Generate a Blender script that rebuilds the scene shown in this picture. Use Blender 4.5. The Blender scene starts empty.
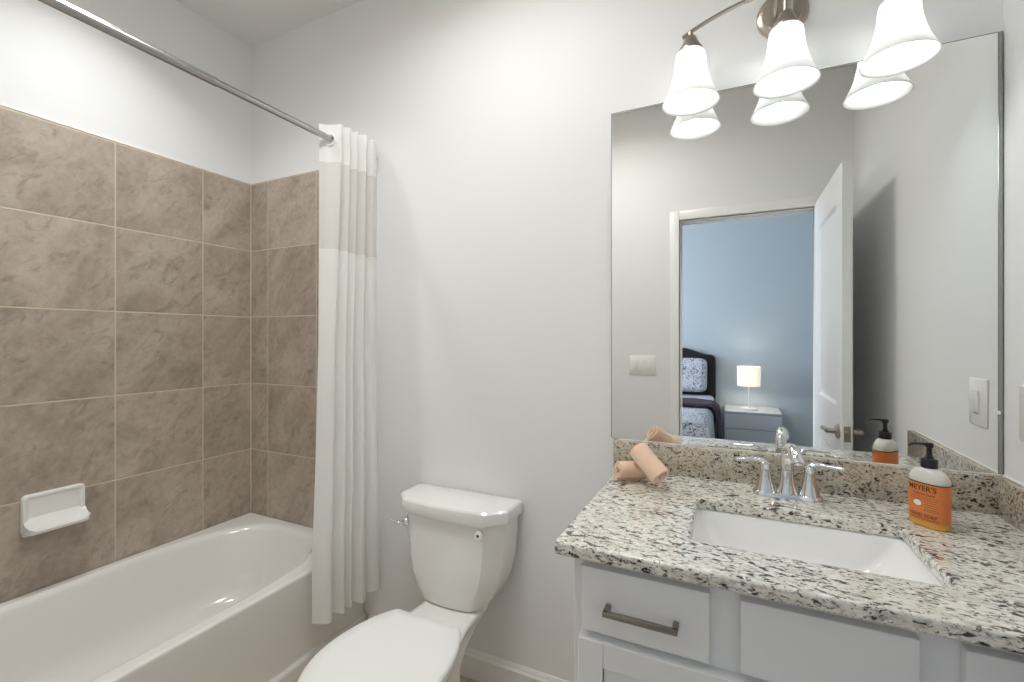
import bpy, bmesh, math, random
from mathutils import Vector, Matrix
random.seed(7)
PI = math.pi
S = bpy.context.scene
COL = S.collection

# ------------------------------------------------------------------ camera, world, exposure, lights
CAM_H = 1.31
cd = bpy.data.cameras.new('camera')
cam = bpy.data.objects.new('camera', cd); COL.objects.link(cam)
cam.location = (0, 0, CAM_H)
cam.rotation_euler = (PI / 2, 0, math.radians(25.57))
cd.sensor_width = 36.0
cd.lens = 458.0 / 1024.0 * 36.0
cd.shift_y = -3.5 / 1024.0
cd.clip_start = 0.02
S.camera = cam

S.view_settings.view_transform = 'Standard'
S.view_settings.look = 'None'
S.view_settings.gamma = 1.0
S.view_settings.use_curve_mapping = False
S.view_settings.exposure = 0.10
S.cycles.max_bounces = 14
S.cycles.diffuse_bounces = 8
S.cycles.glossy_bounces = 6
S.cycles.transmission_bounces = 10
S.cycles.transparent_max_bounces = 12
S.cycles.sample_clamp_indirect = 6.0

W = bpy.data.worlds.new('sky'); S.world = W; W.use_nodes = True
bg = W.node_tree.nodes['Background']
bg.inputs[0].default_value = (0.62, 0.78, 1.0, 1); bg.inputs[1].default_value = 1.0

def area(name, loc, rot, sx, sy, power, col, spread=180):
    l = bpy.data.lights.new(name, 'AREA'); l.shape = 'RECTANGLE'; l.size = sx; l.size_y = sy
    l.energy = power; l.color = col; l.spread = math.radians(spread)
    o = bpy.data.objects.new(name, l); COL.objects.link(o); o.location = loc; o.rotation_euler = rot
    return o
BULB_STRENGTH = 46.0       # the three vanity bulbs
# daylight through the bedroom window (in the bedroom's left wall)
area('window_daylight', (-2.62, -1.33, 1.5), (0, -PI / 2, 0), 1.3, 1.4, 68, (0.82, 0.90, 1.0))
# the recessed downlight over the tub
dl = bpy.data.lights.new('shower_downlight', 'AREA'); dl.shape = 'DISK'; dl.size = 0.14; dl.energy = 4.2; dl.spread = math.radians(118); dl.color = (0.97, 0.99, 1.0)
dlo = bpy.data.objects.new('shower_downlight', dl); COL.objects.link(dlo); dlo.location = (-1.77, 0.80, 2.765)
# fill light added mid-ceiling, out of view, to even out the brightness
cl = bpy.data.lights.new('bath_fill_light', 'AREA'); cl.shape = 'DISK'; cl.size = 0.50; cl.energy = 8.5; cl.spread = math.radians(165); cl.color = (0.95, 0.98, 1.0)
clo = bpy.data.objects.new('bath_fill_light', cl); COL.objects.link(clo); clo.location = (-0.72, 0.76, 2.722)

# ------------------------------------------------------------------ dimensions
D, L, R, CEIL = 1.53, -2.203, 0.600, 2.79
BEDY, BEDL, BEDR = -2.54, -2.60, 2.20
WT = 0.12                   # thickness of the door wall

# ------------------------------------------------------------------ materials
def lin(c):
    if isinstance(c, str):
        c = [int(c[i:i + 2], 16) / 255 for i in (0, 2, 4)]
        c = [x / 12.92 if x <= 0.04045 else ((x + 0.055) / 1.055) ** 2.4 for x in c]
    return (c[0], c[1], c[2], 1.0)

class NT:
    def __init__(s, name):
        s.m = bpy.data.materials.new(name); s.m.use_nodes = True
        s.t = s.m.node_tree; s.n = s.t.nodes; s.l = s.t.links
        s.p = s.n['Principled BSDF']; s.out = s.n['Material Output']
    def add(s, typ, **kw):
        nd = s.n.new(typ)
        for k, v in kw.items():
            if k == 'ins':
                for kk, vv in v.items():
                    if hasattr(vv, 'is_linked') or isinstance(vv, bpy.types.NodeSocket): s.l.new(vv, nd.inputs[kk])
                    else: nd.inputs[kk].default_value = vv
            else: setattr(nd, k, v)
        return nd
    def math(s, op, a, b=None, c=None):
        nd = s.n.new('ShaderNodeMath'); nd.operation = op
        for i, v in enumerate((a, b, c)):
            if v is None: continue
            if isinstance(v, bpy.types.NodeSocket): s.l.new(v, nd.inputs[i])
            else: nd.inputs[i].default_value = v
        return nd.outputs[0]
    def mix(s, fac, a, b, blend='MIX'):
        nd = s.n.new('ShaderNodeMix'); nd.data_type = 'RGBA'; nd.blend_type = blend
        for i, v in ((0, fac), (6, a), (7, b)):
            if isinstance(v, bpy.types.NodeSocket): s.l.new(v, nd.inputs[i])
            else: nd.inputs[i].default_value = v
        return nd.outputs[2]
    def ramp(s, fac, stops):
        nd = s.n.new('ShaderNodeValToRGB'); s.l.new(fac, nd.inputs[0])
        cr = nd.color_ramp
        while len(cr.elements) < len(stops): cr.elements.new(0.5)
        for e, (p, c) in zip(cr.elements, stops):
            e.position = p; e.color = c if len(c) == 4 else (*c, 1)
        return nd.outputs[0]
    def noise(s, vec, scale, detail=3, rough=0.55, dist=0.0):
        nd = s.add('ShaderNodeTexNoise'); s.l.new(vec, nd.inputs['Vector'])
        nd.inputs['Scale'].default_value = scale; nd.inputs['Detail'].default_value = detail
        nd.inputs['Roughness'].default_value = rough; nd.inputs['Distortion'].default_value = dist
        return nd.outputs[0]
    def objco(s): return s.add('ShaderNodeTexCoord').outputs['Object']
    def bump(s, h, strength=0.2, dist=0.01):
        b = s.add('ShaderNodeBump'); b.inputs['Strength'].default_value = strength; b.inputs['Distance'].default_value = dist
        s.l.new(h, b.inputs['Height']); s.l.new(b.outputs[0], s.p.inputs['Normal'])
    def set(s, **k):
        for kk, v in k.items():
            i = s.p.inputs[kk.replace('_', ' ')]
            if isinstance(v, bpy.types.NodeSocket): s.l.new(v, i)
            else: i.default_value = v
BW = ((0, 0, 0, 1), (1, 1, 1, 1))

def plain(name, col, rough=0.5, metal=0.0, coat=0.0, nscale=40, namt=0.03, bump=0.0, spec=0.5):
    """a procedural material: a base colour with a faint noise mottling and optional bump"""
    t = NT(name); c = lin(col); v = t.objco()
    n = t.noise(v, nscale, 3)
    dark = (c[0] * (1 - namt), c[1] * (1 - namt), c[2] * (1 - namt), 1)
    lite = tuple(min(1, x * (1 + namt)) for x in c[:3]) + (1,)
    t.set(Base_Color=t.mix(n, dark, lite), Roughness=rough, Metallic=metal)
    t.p.inputs['Coat Weight'].default_value = coat; t.p.inputs['Coat Roughness'].default_value = 0.06
    t.p.inputs['Specular IOR Level'].default_value = spec
    if bump: t.bump(n, bump, 0.004)
    return t.m

def emissive(name, col, strength, base='ffffff'):
    t = NT(name); t.set(Base_Color=lin(base), Roughness=0.5)
    t.p.inputs['Emission Color'].default_value = lin(col); t.p.inputs['Emission Strength'].default_value = strength
    return t.m

M = {}
M['wall'] = plain('white_wall_paint', 'e7e8e8', 0.62, nscale=320, namt=0.01, bump=0.06, spec=0.3)
M['ceiling'] = plain('white_ceiling_paint', 'e4e3e1', 0.8, nscale=260, namt=0.012, bump=0.08, spec=0.2)
M['bedwall'] = plain('pale_blue_grey_bedroom_paint', 'bfc8ce', 0.65, nscale=320, namt=0.01, bump=0.06, spec=0.3)
M['trim'] = plain('white_trim_paint', 'eeedea', 0.32, nscale=120, namt=0.008)
M['door'] = plain('white_door_paint', 'ebebeb', 0.38, nscale=120, namt=0.008)
M['porcelain'] = plain('white_glazed_porcelain', 'e9e8e4', 0.12, coat=0.5, nscale=8, namt=0.008)
M['seat'] = plain('white_seat_plastic', 'eeeeec', 0.22, nscale=8, namt=0.006)
M['tub'] = plain('white_enamel', 'e4e2de', 0.16, coat=0.4, nscale=5, namt=0.012)
M['sink'] = plain('white_sink_china', 'f2f2f0', 0.12, coat=0.5, nscale=8, namt=0.006)
M['cabinet'] = plain('white_cabinet_paint', 'e9eaea', 0.34, nscale=90, namt=0.01)
M['chrome'] = plain('polished_chrome', 'e8e9ea', 0.06, 1.0, nscale=20, namt=0.01)
M['satin'] = plain('satin_rod_metal', 'b4b4b2', 0.22, 1.0, nscale=60, namt=0.03)
M['nickel'] = plain('brushed_nickel', 'b3aba0', 0.30, 1.0, nscale=150, namt=0.06)
M['pull'] = plain('dark_brushed_nickel', '99938b', 0.34, 1.0, nscale=150, namt=0.08)
M['plastic'] = plain('white_switch_plastic', 'efeeea', 0.3, nscale=60, namt=0.006)
M['blackplastic'] = plain('black_pump_plastic', '161616', 0.35, nscale=60, namt=0.1)
M['grout'] = plain('light_grout', 'c6b8a6', 0.8, nscale=90, namt=0.06)
M['caulk'] = plain('white_caulk', 'e9e5df', 0.5, nscale=60, namt=0.02)
M['gasket'] = plain('dark_rubber_gasket', '57524b', 0.6, nscale=60, namt=0.08)
M['dark'] = plain('dark_recess', '3a3835', 0.6, nscale=60, namt=0.1)
M['edge'] = plain('grey_mirror_edge', '9c9e9b', 0.25, 0.6, nscale=60, namt=0.04)
M['headboard'] = plain('black_headboard_leather', '0d0d10', 0.45, nscale=70, namt=0.2, bump=0.1)
M['throw'] = plain('dark_plum_throw_fabric', '4a3d49', 0.9, nscale=140, namt=0.2, bump=0.4)
M['sheet'] = plain('pale_grey_sheet', 'c3c6cf', 0.9, nscale=90, namt=0.05, bump=0.2)
M['nightstand'] = plain('pale_lacquer', 'c9cccf', 0.3, nscale=60, namt=0.01)
M['lampbase'] = plain('white_lamp_metal', 'dddddb', 0.35, nscale=60, namt=0.02)
M['carpet'] = plain('beige_bedroom_carpet', 'b4aca0', 0.95, nscale=400, namt=0.2, bump=0.5)

# mirror
t = NT('mirror_silver'); t.set(Base_Color=(0.90, 0.915, 0.90, 1), Metallic=1.0, Roughness=0.0); M['mirror'] = t.m

# wall tiles: 333 mm squares with thin grout lines and a cloudy stone look
def tile_mat(name, axis, u0):
    t = NT(name); v = t.objco(); sep = t.add('ShaderNodeSeparateXYZ'); t.l.new(v, sep.inputs[0])
    P = 0.3335
    uu = t.math('DIVIDE', t.math('SUBTRACT', sep.outputs[axis], u0), P)
    vv = t.math('DIVIDE', t.math('SUBTRACT', sep.outputs[2], 2.081 - 8 * P), P)
    fu, fv = t.math('FRACT', uu), t.math('FRACT', vv)
    du = t.math('MINIMUM', fu, t.math('SUBTRACT', 1.0, fu)); dv = t.math('MINIMUM', fv, t.math('SUBTRACT', 1.0, fv))
    d = t.math('MINIMUM', du, dv)
    gm = t.math('LESS_THAN', d, 0.0070)
    cid = t.add('ShaderNodeCombineXYZ'); t.l.new(t.math('FLOOR', uu), cid.inputs[0]); t.l.new(t.math('FLOOR', vv), cid.inputs[1])
    wn = t.add('ShaderNodeTexWhiteNoise', noise_dimensions='3D'); t.l.new(cid.outputs[0], wn.inputs[0])
    off = t.add('ShaderNodeVectorMath', operation='SCALE'); t.l.new(wn.outputs['Color'], off.inputs[0]); off.inputs['Scale'].default_value = 9.0
    add = t.add('ShaderNodeVectorMath', operation='ADD'); t.l.new(v, add.inputs[0]); t.l.new(off.outputs[0], add.inputs[1])
    # shear the coordinates so the clouds run diagonally
    mp = t.add('ShaderNodeMapping'); t.l.new(add.outputs[0], mp.inputs[0])
    mp.vector_type = 'TEXTURE'; mp.inputs['Rotation'].default_value = (0.85, 0, 0) if axis == 1 else (0, -0.95, 0); mp.inputs['Scale'].default_value = (1.0, 1.0, 0.5)
    big = t.noise(mp.outputs[0], 3.6, 5, 0.6, 0.6)
    fine = t.noise(add.outputs[0], 42, 4, 0.65)
    veins = t.noise(mp.outputs[0], 9.0, 6, 0.7, 1.4)
    c = t.ramp(big, [(0.30, lin('978a7c')), (0.50, lin('ad9f91')), (0.72, lin('bfb3a5'))])
    c = t.mix(t.math('MULTIPLY', t.ramp(veins, [(0.33, (1, 1, 1)), (0.47, (0, 0, 0))]), 0.60), c, lin('7b6e62'))
    c = t.mix(0.16, c, t.ramp(fine, [(0.3, (0.12, 0.10, 0.08)), (0.7, (0.62, 0.56, 0.50))]))
    br = t.add('ShaderNodeHueSaturation'); t.l.new(c, br.inputs['Color'])
    t.l.new(t.math('ADD', 0.95, t.math('MULTIPLY', wn.outputs['Value'], 0.10)), br.inputs['Value'])
    c = t.mix(gm, br.outputs[0], lin('ccbda9'))
    t.set(Base_Color=c, Roughness=t.math('ADD', 0.42, t.math('MULTIPLY', gm, 0.3)))
    h = t.ramp(d, [(0.004, (0, 0, 0)), (0.010, (1, 1, 1))])
    t.bump(t.math('ADD', h, t.math('MULTIPLY', fine, 0.10)), 0.35, 0.004)
    return t.m
M['tile_left'] = tile_mat('taupe_stone_tile_left', 1, 1.29 - 8 * 0.3335)
M['tile_back'] = tile_mat('taupe_stone_tile_back', 0, -2.069 - 8 * 0.3335)

# floor tiles
t = NT('beige_floor_tile'); v = t.objco()
bt = t.add('ShaderNodeTexBrick'); t.l.new(v, bt.inputs['Vector'])
for k, x in (('Scale', 1.0), ('Mortar Size', 0.004), ('Brick Width', 0.45), ('Row Height', 0.45), ('Mortar Smooth', 0.1)): bt.inputs[k].default_value = x
bt.offset = 0.0
n = t.noise(v, 7, 5, 0.6)
bt.inputs['Color1'].default_value = lin('c9b7a2'); bt.inputs['Color2'].default_value = lin('c4b29d'); bt.inputs['Mortar'].default_value = lin('a79884')
t.set(Base_Color=t.mix(t.math('MULTIPLY', n, 0.4), bt.outputs[0], lin('b3a08a')), Roughness=0.35); M['floor'] = t.m

# granite: cream ground, tan and grey patches, dark streaky specks
def granite(name, ground, patch, tan_amt, fine, sx, wamt):
    t = NT(name); v = t.objco()
    mp = t.add('ShaderNodeMapping'); t.l.new(v, mp.inputs[0]); mp.inputs['Rotation'].default_value = (0.3, 0.5, 0.5); mp.inputs['Scale'].default_value = (sx, 1.0, 1.0)
    w = mp.outputs[0]
    cloud = t.noise(w, 26, 5, 0.65, 0.3); g2 = t.noise(w, 70, 4, 0.6); g3 = t.noise(w, 150, 3, 0.6)
    c = t.mix(t.ramp(cloud, [(0.38, (0, 0, 0)), (0.62, (1, 1, 1))]), lin(ground), lin(patch))
    c = t.mix(t.math('MULTIPLY', t.ramp(g2, [(0.52, (0, 0, 0)), (0.64, (1, 1, 1))]), tan_amt), c, lin('a08d73'))
    c = t.mix(t.math('MULTIPLY', t.ramp(g3, [(0.52, (0, 0, 0)), (0.62, (1, 1, 1))]), 0.40), c, lin('8d8a84'))
    sp = t.noise(w, fine, 3, 0.6, 0.5); spc = t.noise(w, 16, 3, 0.5)
    mask = t.math('ADD', sp, t.math('MULTIPLY', t.math('SUBTRACT', spc, 0.5), 0.28))
    c = t.mix(t.math('MULTIPLY', t.ramp(mask, [(0.525, (0, 0, 0)), (0.565, (1, 1, 1))]), 0.52), c, lin('8b8983'))
    wh = t.noise(w, 95, 2, 0.5)
    c = t.mix(t.ramp(wh, [(0.58, (0, 0, 0)), (0.66, (wamt, wamt, wamt))]), c, lin('f2f0ea'))
    c = t.mix(t.ramp(mask, [(0.595, (0, 0, 0)), (0.622, (1, 1, 1))]), c, lin('35322f'))
    tiny = t.noise(w, fine * 1.9, 2, 0.55, 0.3)
    c = t.mix(t.math('MULTIPLY', t.ramp(tiny, [(0.605, (0, 0, 0)), (0.640, (1, 1, 1))]), 0.85), c, lin('484440'))
    br = t.noise(w, 80, 3, 0.5)
    c = t.mix(t.ramp(br, [(0.655, (0, 0, 0)), (0.69, (1, 1, 1))]), c, lin('6b4f44'))
    t.set(Base_Color=c, Roughness=0.16)
    t.p.inputs['Coat Weight'].default_value = 0.3
    return t.m
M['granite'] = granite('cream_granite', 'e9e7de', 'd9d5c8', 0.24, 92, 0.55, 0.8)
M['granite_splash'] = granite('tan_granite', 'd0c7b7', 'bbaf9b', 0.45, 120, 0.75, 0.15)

# fabrics
def cloth(name, col, trans, transp=0.0, weave=600, wb=0.12):
    t = NT(name); t.n.remove(t.p); v = t.objco()
    n = t.noise(v, weave, 2)
    b = t.add('ShaderNodeBump'); b.inputs['Strength'].default_value = wb; b.inputs['Distance'].default_value = 0.002; t.l.new(n, b.inputs['Height'])
    df = t.add('ShaderNodeBsdfDiffuse'); df.inputs[0].default_value = lin(col); t.l.new(b.outputs[0], df.inputs['Normal'])
    tr = t.add('ShaderNodeBsdfTranslucent'); tr.inputs[0].default_value = lin(col)
    mx = t.add('ShaderNodeMixShader'); mx.inputs[0].default_value = trans; t.l.new(df.outputs[0], mx.inputs[1]); t.l.new(tr.outputs[0], mx.inputs[2])
    o = mx.outputs[0]
    if transp:
        tp = t.add('ShaderNodeBsdfTransparent'); m2 = t.add('ShaderNodeMixShader'); m2.inputs[0].default_value = transp
        t.l.new(o, m2.inputs[1]); t.l.new(tp.outputs[0], m2.inputs[2]); o = m2.outputs[0]
    t.l.new(o, t.out.inputs[0]); return t.m
M['curtain'] = cloth('white_curtain_fabric', 'fbfbfa', 0.50)
M['sheer'] = cloth('sheer_curtain_voile', 'f2f1ef', 0.45, 0.12)
M['lampshade'] = cloth('white_drum_shade_fabric', 'f4f2ee', 0.5)
M['glass_shade'] = None
t = NT('peach_terry_cloth'); v = t.objco(); n = t.noise(v, 420, 3, 0.7); n2 = t.noise(v, 30, 3)
t.set(Base_Color=t.mix(n2, lin('eac3a6'), lin('f2d3bc')), Roughness=0.95); t.p.inputs['Sheen Weight'].default_value = 0.4
t.bump(n, 0.7, 0.003); M['towel'] = t.m
t = NT('floral_bedding'); v = t.objco(); n = t.noise(v, 52, 4, 0.6, 1.2); n2 = t.noise(v, 80, 3, 0.6, 0.8)
c = t.mix(t.ramp(n, [(0.53, (0, 0, 0)), (0.57, (1, 1, 1))]), lin('d6d7de'), lin('6e6d7c'))
c = t.mix(t.ramp(n2, [(0.60, (0, 0, 0)), (0.64, (1, 1, 1))]), c, lin('25252e'))
t.set(Base_Color=c, Roughness=0.9); M['floral'] = t.m

# frosted glass of the vanity shades: scatters the bulb's light through
t = NT('frosted_white_glass'); t.n.remove(t.p)
df = t.add('ShaderNodeBsdfDiffuse'); df.inputs[0].default_value = (0.92, 0.92, 0.91, 1)
tr = t.add('ShaderNodeBsdfTranslucent'); tr.inputs[0].default_value = (0.95, 0.95, 0.94, 1)
gl = t.add('ShaderNodeBsdfGlossy'); gl.inputs['Roughness'].default_value = 0.25
nn = t.noise(t.objco(), 12, 2)
m1 = t.add('ShaderNodeMixShader'); t.l.new(t.math('ADD', 0.52, t.math('MULTIPLY', nn, 0.06)), m1.inputs[0]); t.l.new(df.outputs[0], m1.inputs[1]); t.l.new(tr.outputs[0], m1.inputs[2])
m2 = t.add('ShaderNodeMixShader'); m2.inputs[0].default_value = 0.05; t.l.new(m1.outputs[0], m2.inputs[1]); t.l.new(gl.outputs[0], m2.inputs[2])
t.l.new(m2.outputs[0], t.out.inputs[0]); M['glass_shade'] = t.m
M['bulb'] = emissive('lit_vanity_bulb', 'f8fbff', BULB_STRENGTH)
M['bedbulb'] = emissive('lit_bedside_bulb', 'fff1dc', 95)
M['lens'] = emissive('lit_downlight_lens', 'fff2e0', 6)
# soap bottle
t = NT('clear_bottle_plastic'); t.set(Base_Color=lin('f1efe6'), Roughness=0.18); t.p.inputs['Transmission Weight'].default_value = 0.25
t.p.inputs['Subsurface Weight'].default_value = 0.0; M['bottle'] = t.m
M['soap'] = plain('amber_soap', 'd8a236', 0.12, coat=0.5, nscale=30, namt=0.05)
M['label'] = plain('orange_paper_label', 'da7d42', 0.45, nscale=60, namt=0.03)
M['ink'] = plain('dark_green_ink', '3b3413', 0.6, nscale=60, namt=0.05)
M['white_ink'] = plain('white_ink', 'f2ead9', 0.6, nscale=60, namt=0.02)

# ------------------------------------------------------------------ mesh helpers (world coordinates in, local on linking)
def new(): return bmesh.new()
def box(bm, x0, x1, y0, y1, z0, z1, bev=0.0, seg=2):
    g = bmesh.ops.create_cube(bm, size=1.0)
    for v in g['verts']:
        v.co = Vector((x0 + (v.co.x + .5) * (x1 - x0), y0 + (v.co.y + .5) * (y1 - y0), z0 + (v.co.z + .5) * (z1 - z0)))
    if bev:
        es = {e for v in g['verts'] for e in v.link_edges}
        bmesh.ops.bevel(bm, geom=list(es), offset=bev, segments=seg, profile=0.5, affect='EDGES')
    return bm
def loft(bm, rings, cap0=True, cap1=True, closed=True):
    vr = [[bm.verts.new(p) for p in r] for r in rings]
    n = len(vr[0])
    for a, b in zip(vr[:-1], vr[1:]):
        for i in range(n if closed else n - 1):
            j = (i + 1) % n
            bm.faces.new((a[i], a[j], b[j], b[i]))
    if cap0: bm.faces.new(list(reversed(vr[0])))
    if cap1: bm.faces.new(vr[-1])
    return vr
def lathe(bm, prof, c=(0, 0, 0), seg=48, cap0=False, cap1=False, mat=None):
    rings = []
    for r, z in prof:
        ring = []
        for i in range(seg):
            a = 2 * PI * i / seg
            p = Vector((r * math.cos(a), r * math.sin(a), z))
            if mat is not None: p = mat @ p
            ring.append(p + Vector(c))
        rings.append(ring)
    return loft(bm, rings, cap0, cap1)
def frame_to(d):
    d = Vector(d).normalized()
    return d.to_track_quat('Z', 'Y').to_matrix()
def tube(bm, pts, rad, seg=16, flat=1.0, caps=True):
    pts = [Vector(p) for p in pts]; n = len(pts)
    rings = []; up = None
    for i, p in enumerate(pts):
        d = (pts[min(i + 1, n - 1)] - pts[max(i - 1, 0)]).normalized()
        if up is None:
            up = Vector((0, 0, 1)) if abs(d.z) < 0.9 else Vector((0, 1, 0))
        side = d.cross(up).normalized(); up = side.cross(d).normalized()
        r = rad(i / (n - 1)) if callable(rad) else rad
        rings.append([p + side * (r * math.cos(2 * PI * k / seg)) + up * (r * flat * math.sin(2 * PI * k / seg)) for k in range(seg)])
    loft(bm, rings, caps, caps)
    return bm
def rrect(cx, cy, hx, hy, r, z, n=6, rot=0.0):
    out = []
    for (sx, sy, a0) in ((1, 1, 0), (-1, 1, PI / 2), (-1, -1, PI), (1, -1, 1.5 * PI)):
        for k in range(n + 1):
            a = a0 + PI / 2 * k / n
            x = sx * (hx - r) + r * math.cos(a); y = sy * (hy - r) + r * math.sin(a)
            if rot: x, y = x * math.cos(rot) - y * math.sin(rot), x * math.sin(rot) + y * math.cos(rot)
            out.append(Vector((cx + x, cy + y, z)))
    return out
def smooth_curve(pts, n=8):
    """Catmull-Rom through the points"""
    P = [Vector(p) for p in pts]; out = []
    for i in range(len(P) - 1):
        p0 = P[max(i - 1, 0)]; p1 = P[i]; p2 = P[i + 1]; p3 = P[min(i + 2, len(P) - 1)]
        for k in range(n):
            s = k / n
            out.append(0.5 * ((2 * p1) + (-p0 + p2) * s + (2 * p0 - 5 * p1 + 4 * p2 - p3) * s * s + (-p0 + 3 * p1 - 3 * p2 + p3) * s ** 3))
    out.append(P[-1]); return out

def wloc(o):
    v = Vector((0, 0, 0))
    while o is not None: v += o.location; o = o.parent
    return v
def obj(name, bm, mat, parent=None, origin=None, angle=38, mods=()):
    bmesh.ops.remove_doubles(bm, verts=bm.verts, dist=1e-6)
    bmesh.ops.recalc_face_normals(bm, faces=bm.faces)
    org = wloc(parent) if parent else Vector(origin or (0, 0, 0))
    for v in bm.verts: v.co -= org
    for f in bm.faces: f.smooth = True
    for e in bm.edges:
        if len(e.link_faces) == 2 and e.calc_face_angle(0) > math.radians(angle): e.smooth = False
    me = bpy.data.meshes.new(name); bm.to_mesh(me); bm.free()
    o = bpy.data.objects.new(name, me); COL.objects.link(o)
    if parent: o.parent = parent
    else: o.location = org
    me.materials.append(M[mat] if isinstance(mat, str) else mat)
    for typ, kw in mods:
        md = o.modifiers.new(typ.lower(), typ)
        for k, v in kw.items(): setattr(md, k, v)
    return o
def tag(o, label, cat, group=None):
    o['label'] = label; o['category'] = cat
    if group: o['group'] = group
    return o
def thing(name, loc, label, cat, group=None):
    o = bpy.data.objects.new(name, None); COL.objects.link(o); o.location = loc; o.empty_display_size = 0.05
    return tag(o, label, cat, group)
def struct(name, bm, mat, label, cat, origin=None, **kw):
    o = obj(name, bm, mat, None, origin, **kw); o['kind'] = 'structure'; return tag(o, label, cat)
def bx(*a, **k): return box(new(), *a, **k)

# ------------------------------------------------------------------ the setting
struct('floor', bx(L - .1, R + .1, -WT, D + .1, -0.05, 0), 'floor', 'beige tiled bathroom floor under the toilet', 'floor')
struct('floor_bedroom', bx(BEDL - .1, BEDR + .1, BEDY - .1, -WT, -0.05, 0), 'carpet', 'beige bedroom carpet beyond the doorway, seen in the mirror', 'floor')
struct('ceiling', bx(BEDL - .1, BEDR + .1, BEDY - .1, D + .1, CEIL, CEIL + .08), 'ceiling', 'plain white ceiling above the bathtub corner', 'ceiling')
wl = struct('wall_left', bx(L - .1, L, -WT, D + .1, 0, CEIL), 'wall', 'white wall along the bathtub, tiled below', 'wall')
wb = struct('wall_back', bx(L, R + .1, D, D + .1, 0, CEIL), 'wall', 'white wall behind the toilet and the vanity mirror', 'wall')
struct('wall_right', bx(R, R + .1, -WT, D, 0, CEIL), 'wall', 'white wall at the right end of the vanity', 'wall')
# door wall with the door opening
DX0, DX1, DTOP = -0.290, 0.434, 2.040
bm = new()
box(bm, BEDL, DX0, -WT, 0, 0, CEIL); box(bm, DX1, BEDR, -WT, 0, 0, CEIL); box(bm, DX0, DX1, -WT, 0, DTOP, CEIL)
struct('wall_front', bm, 'wall', 'white wall with the doorway, reflected in the vanity mirror', 'wall')
struct('wall_bedroom', bx(BEDL - .1, BEDR + .1, BEDY - .1, BEDY, 0, CEIL), 'bedwall', 'blue-grey bedroom wall behind the bedside lamp, seen in the mirror', 'wall')
struct('wall_bedroom_right', bx(BEDR, BEDR + .1, BEDY, -WT, 0, CEIL), 'bedwall', 'bedroom side wall beyond the nightstand', 'wall')
bm = new(); WY0, WY1, WZ0, WZ1 = -2.05, -0.6, 0.85, 2.15
box(bm, BEDL - .1, BEDL, BEDY, WY0, 0, CEIL); box(bm, BEDL - .1, BEDL, WY1, -WT, 0, CEIL)
box(bm, BEDL - .1, BEDL, WY0, WY1, 0, WZ0); box(bm, BEDL - .1, BEDL, WY0, WY1, WZ1, CEIL)
struct('wall_bedroom_left', bm, 'bedwall', 'bedroom side wall holding the window', 'wall')
bm = new()
for a in ((WY0, WY0 + .05, WZ0, WZ1), (WY1 - .05, WY1, WZ0, WZ1), (WY0, WY1, WZ0, WZ0 + .05), (WY0, WY1, WZ1 - .05, WZ1)):
    box(bm, BEDL - .09, BEDL - .04, a[0], a[1], a[2], a[3], 0.004)
struct('window_1', bm, 'trim', 'white framed bedroom window letting in daylight', 'window')

# tiled surround on the two alcove walls (6 mm proud of the paint)
TT = 2.083
obj('tile_facing', bx(L, L + 0.006, 0.0, D, 0.40, TT), 'tile_left', wl)
obj('caulk_line', bx(L, L + 0.008, 0.0, D, TT, TT + 0.006, 0.002, 1), 'caulk', wl)
obj('tile_facing', bx(L + 0.006, -1.405, D - 0.006, D, 0.40, TT), 'tile_back', wb)
obj('caulk_line', bx(L + 0.006, -1.405, D - 0.008, D, TT, TT + 0.006, 0.002, 1), 'caulk', wb)
bm = new(); tube(bm, [(L + .007, D - .007, .43), (L + .007, D - .007, TT)], 0.003, 8)
obj('corner_grout', bm, 'grout', wb)

# baseboards: a tall flat board with a stepped cap
def baseboard(name, p0, p1, n, label):
    p0, p1, n = Vector(p0), Vector(p1), Vector(n)
    prof = [(0, 0), (0.012, 0), (0.012, 0.080), (0.0155, 0.083), (0.0155, 0.088), (0.0095, 0.095), (0.0095, 0.099), (0.0035, 0.108), (0, 0.108)]
    bm = new()
    loft(bm, [[p + n * a + Vector((0, 0, b)) for a, b in prof] for p in (p0, p1)])
    return struct(name, bm, 'trim', label, 'baseboard')
baseboard('baseboard_back', (-1.418, D, 0), (-0.300, D, 0), (0, -1, 0), 'white baseboard between bathtub and vanity, behind the toilet')
baseboard('baseboard_front', (-1.418, 0, 0), (DX0 - .06, 0, 0), (0, 1, 0), 'white baseboard beside the doorway')
baseboard('baseboard_right', (R, 0.02, 0), (R, 0.93, 0), (-1, 0, 0), 'white baseboard behind the open door')
baseboard('baseboard_bedroom', (-0.1, BEDY, 0), (BEDR, BEDY, 0), (0, 1, 0), 'white baseboard behind the nightstand, seen in the mirror')

# door casing and jamb
bm = new(); cw = 0.060
for (sgn, y0) in ((1, 0.0), (-1, -WT)):
    for x0, x1, z0, z1 in ((DX0 - cw, DX0 - .004, 0, DTOP + cw), (DX1 + .004, DX1 + cw, 0, DTOP + cw), (DX0 - .004, DX1 + .004, DTOP + .004, DTOP + cw)):
        box(bm, x0, x1, min(y0, y0 + sgn * .016), max(y0, y0 + sgn * .016), z0, z1, 0.005, 2)
box(bm, DX0 - .004, DX0 + .003, -WT, 0, 0, DTOP + .004); box(bm, DX1 - .003, DX1 + .004, -WT, 0, 0, DTOP + .004); box(bm, DX0 + .003, DX1 - .003, -WT, 0, DTOP - .003, DTOP + .004)
box(bm, DX0 + .003, DX0 + .007, -.085, -.045, 0, DTOP - .003); box(bm, DX1 - .007, DX1 - .003, -.085, -.045, 0, DTOP - .003); box(bm, DX0 + .007, DX1 - .007, -.085, -.045, DTOP - .010, DTOP - .003)
tr1 = struct('trim_1', bm, 'trim', 'white door casing around the bedroom doorway, seen in the mirror', 'door frame')
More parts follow.
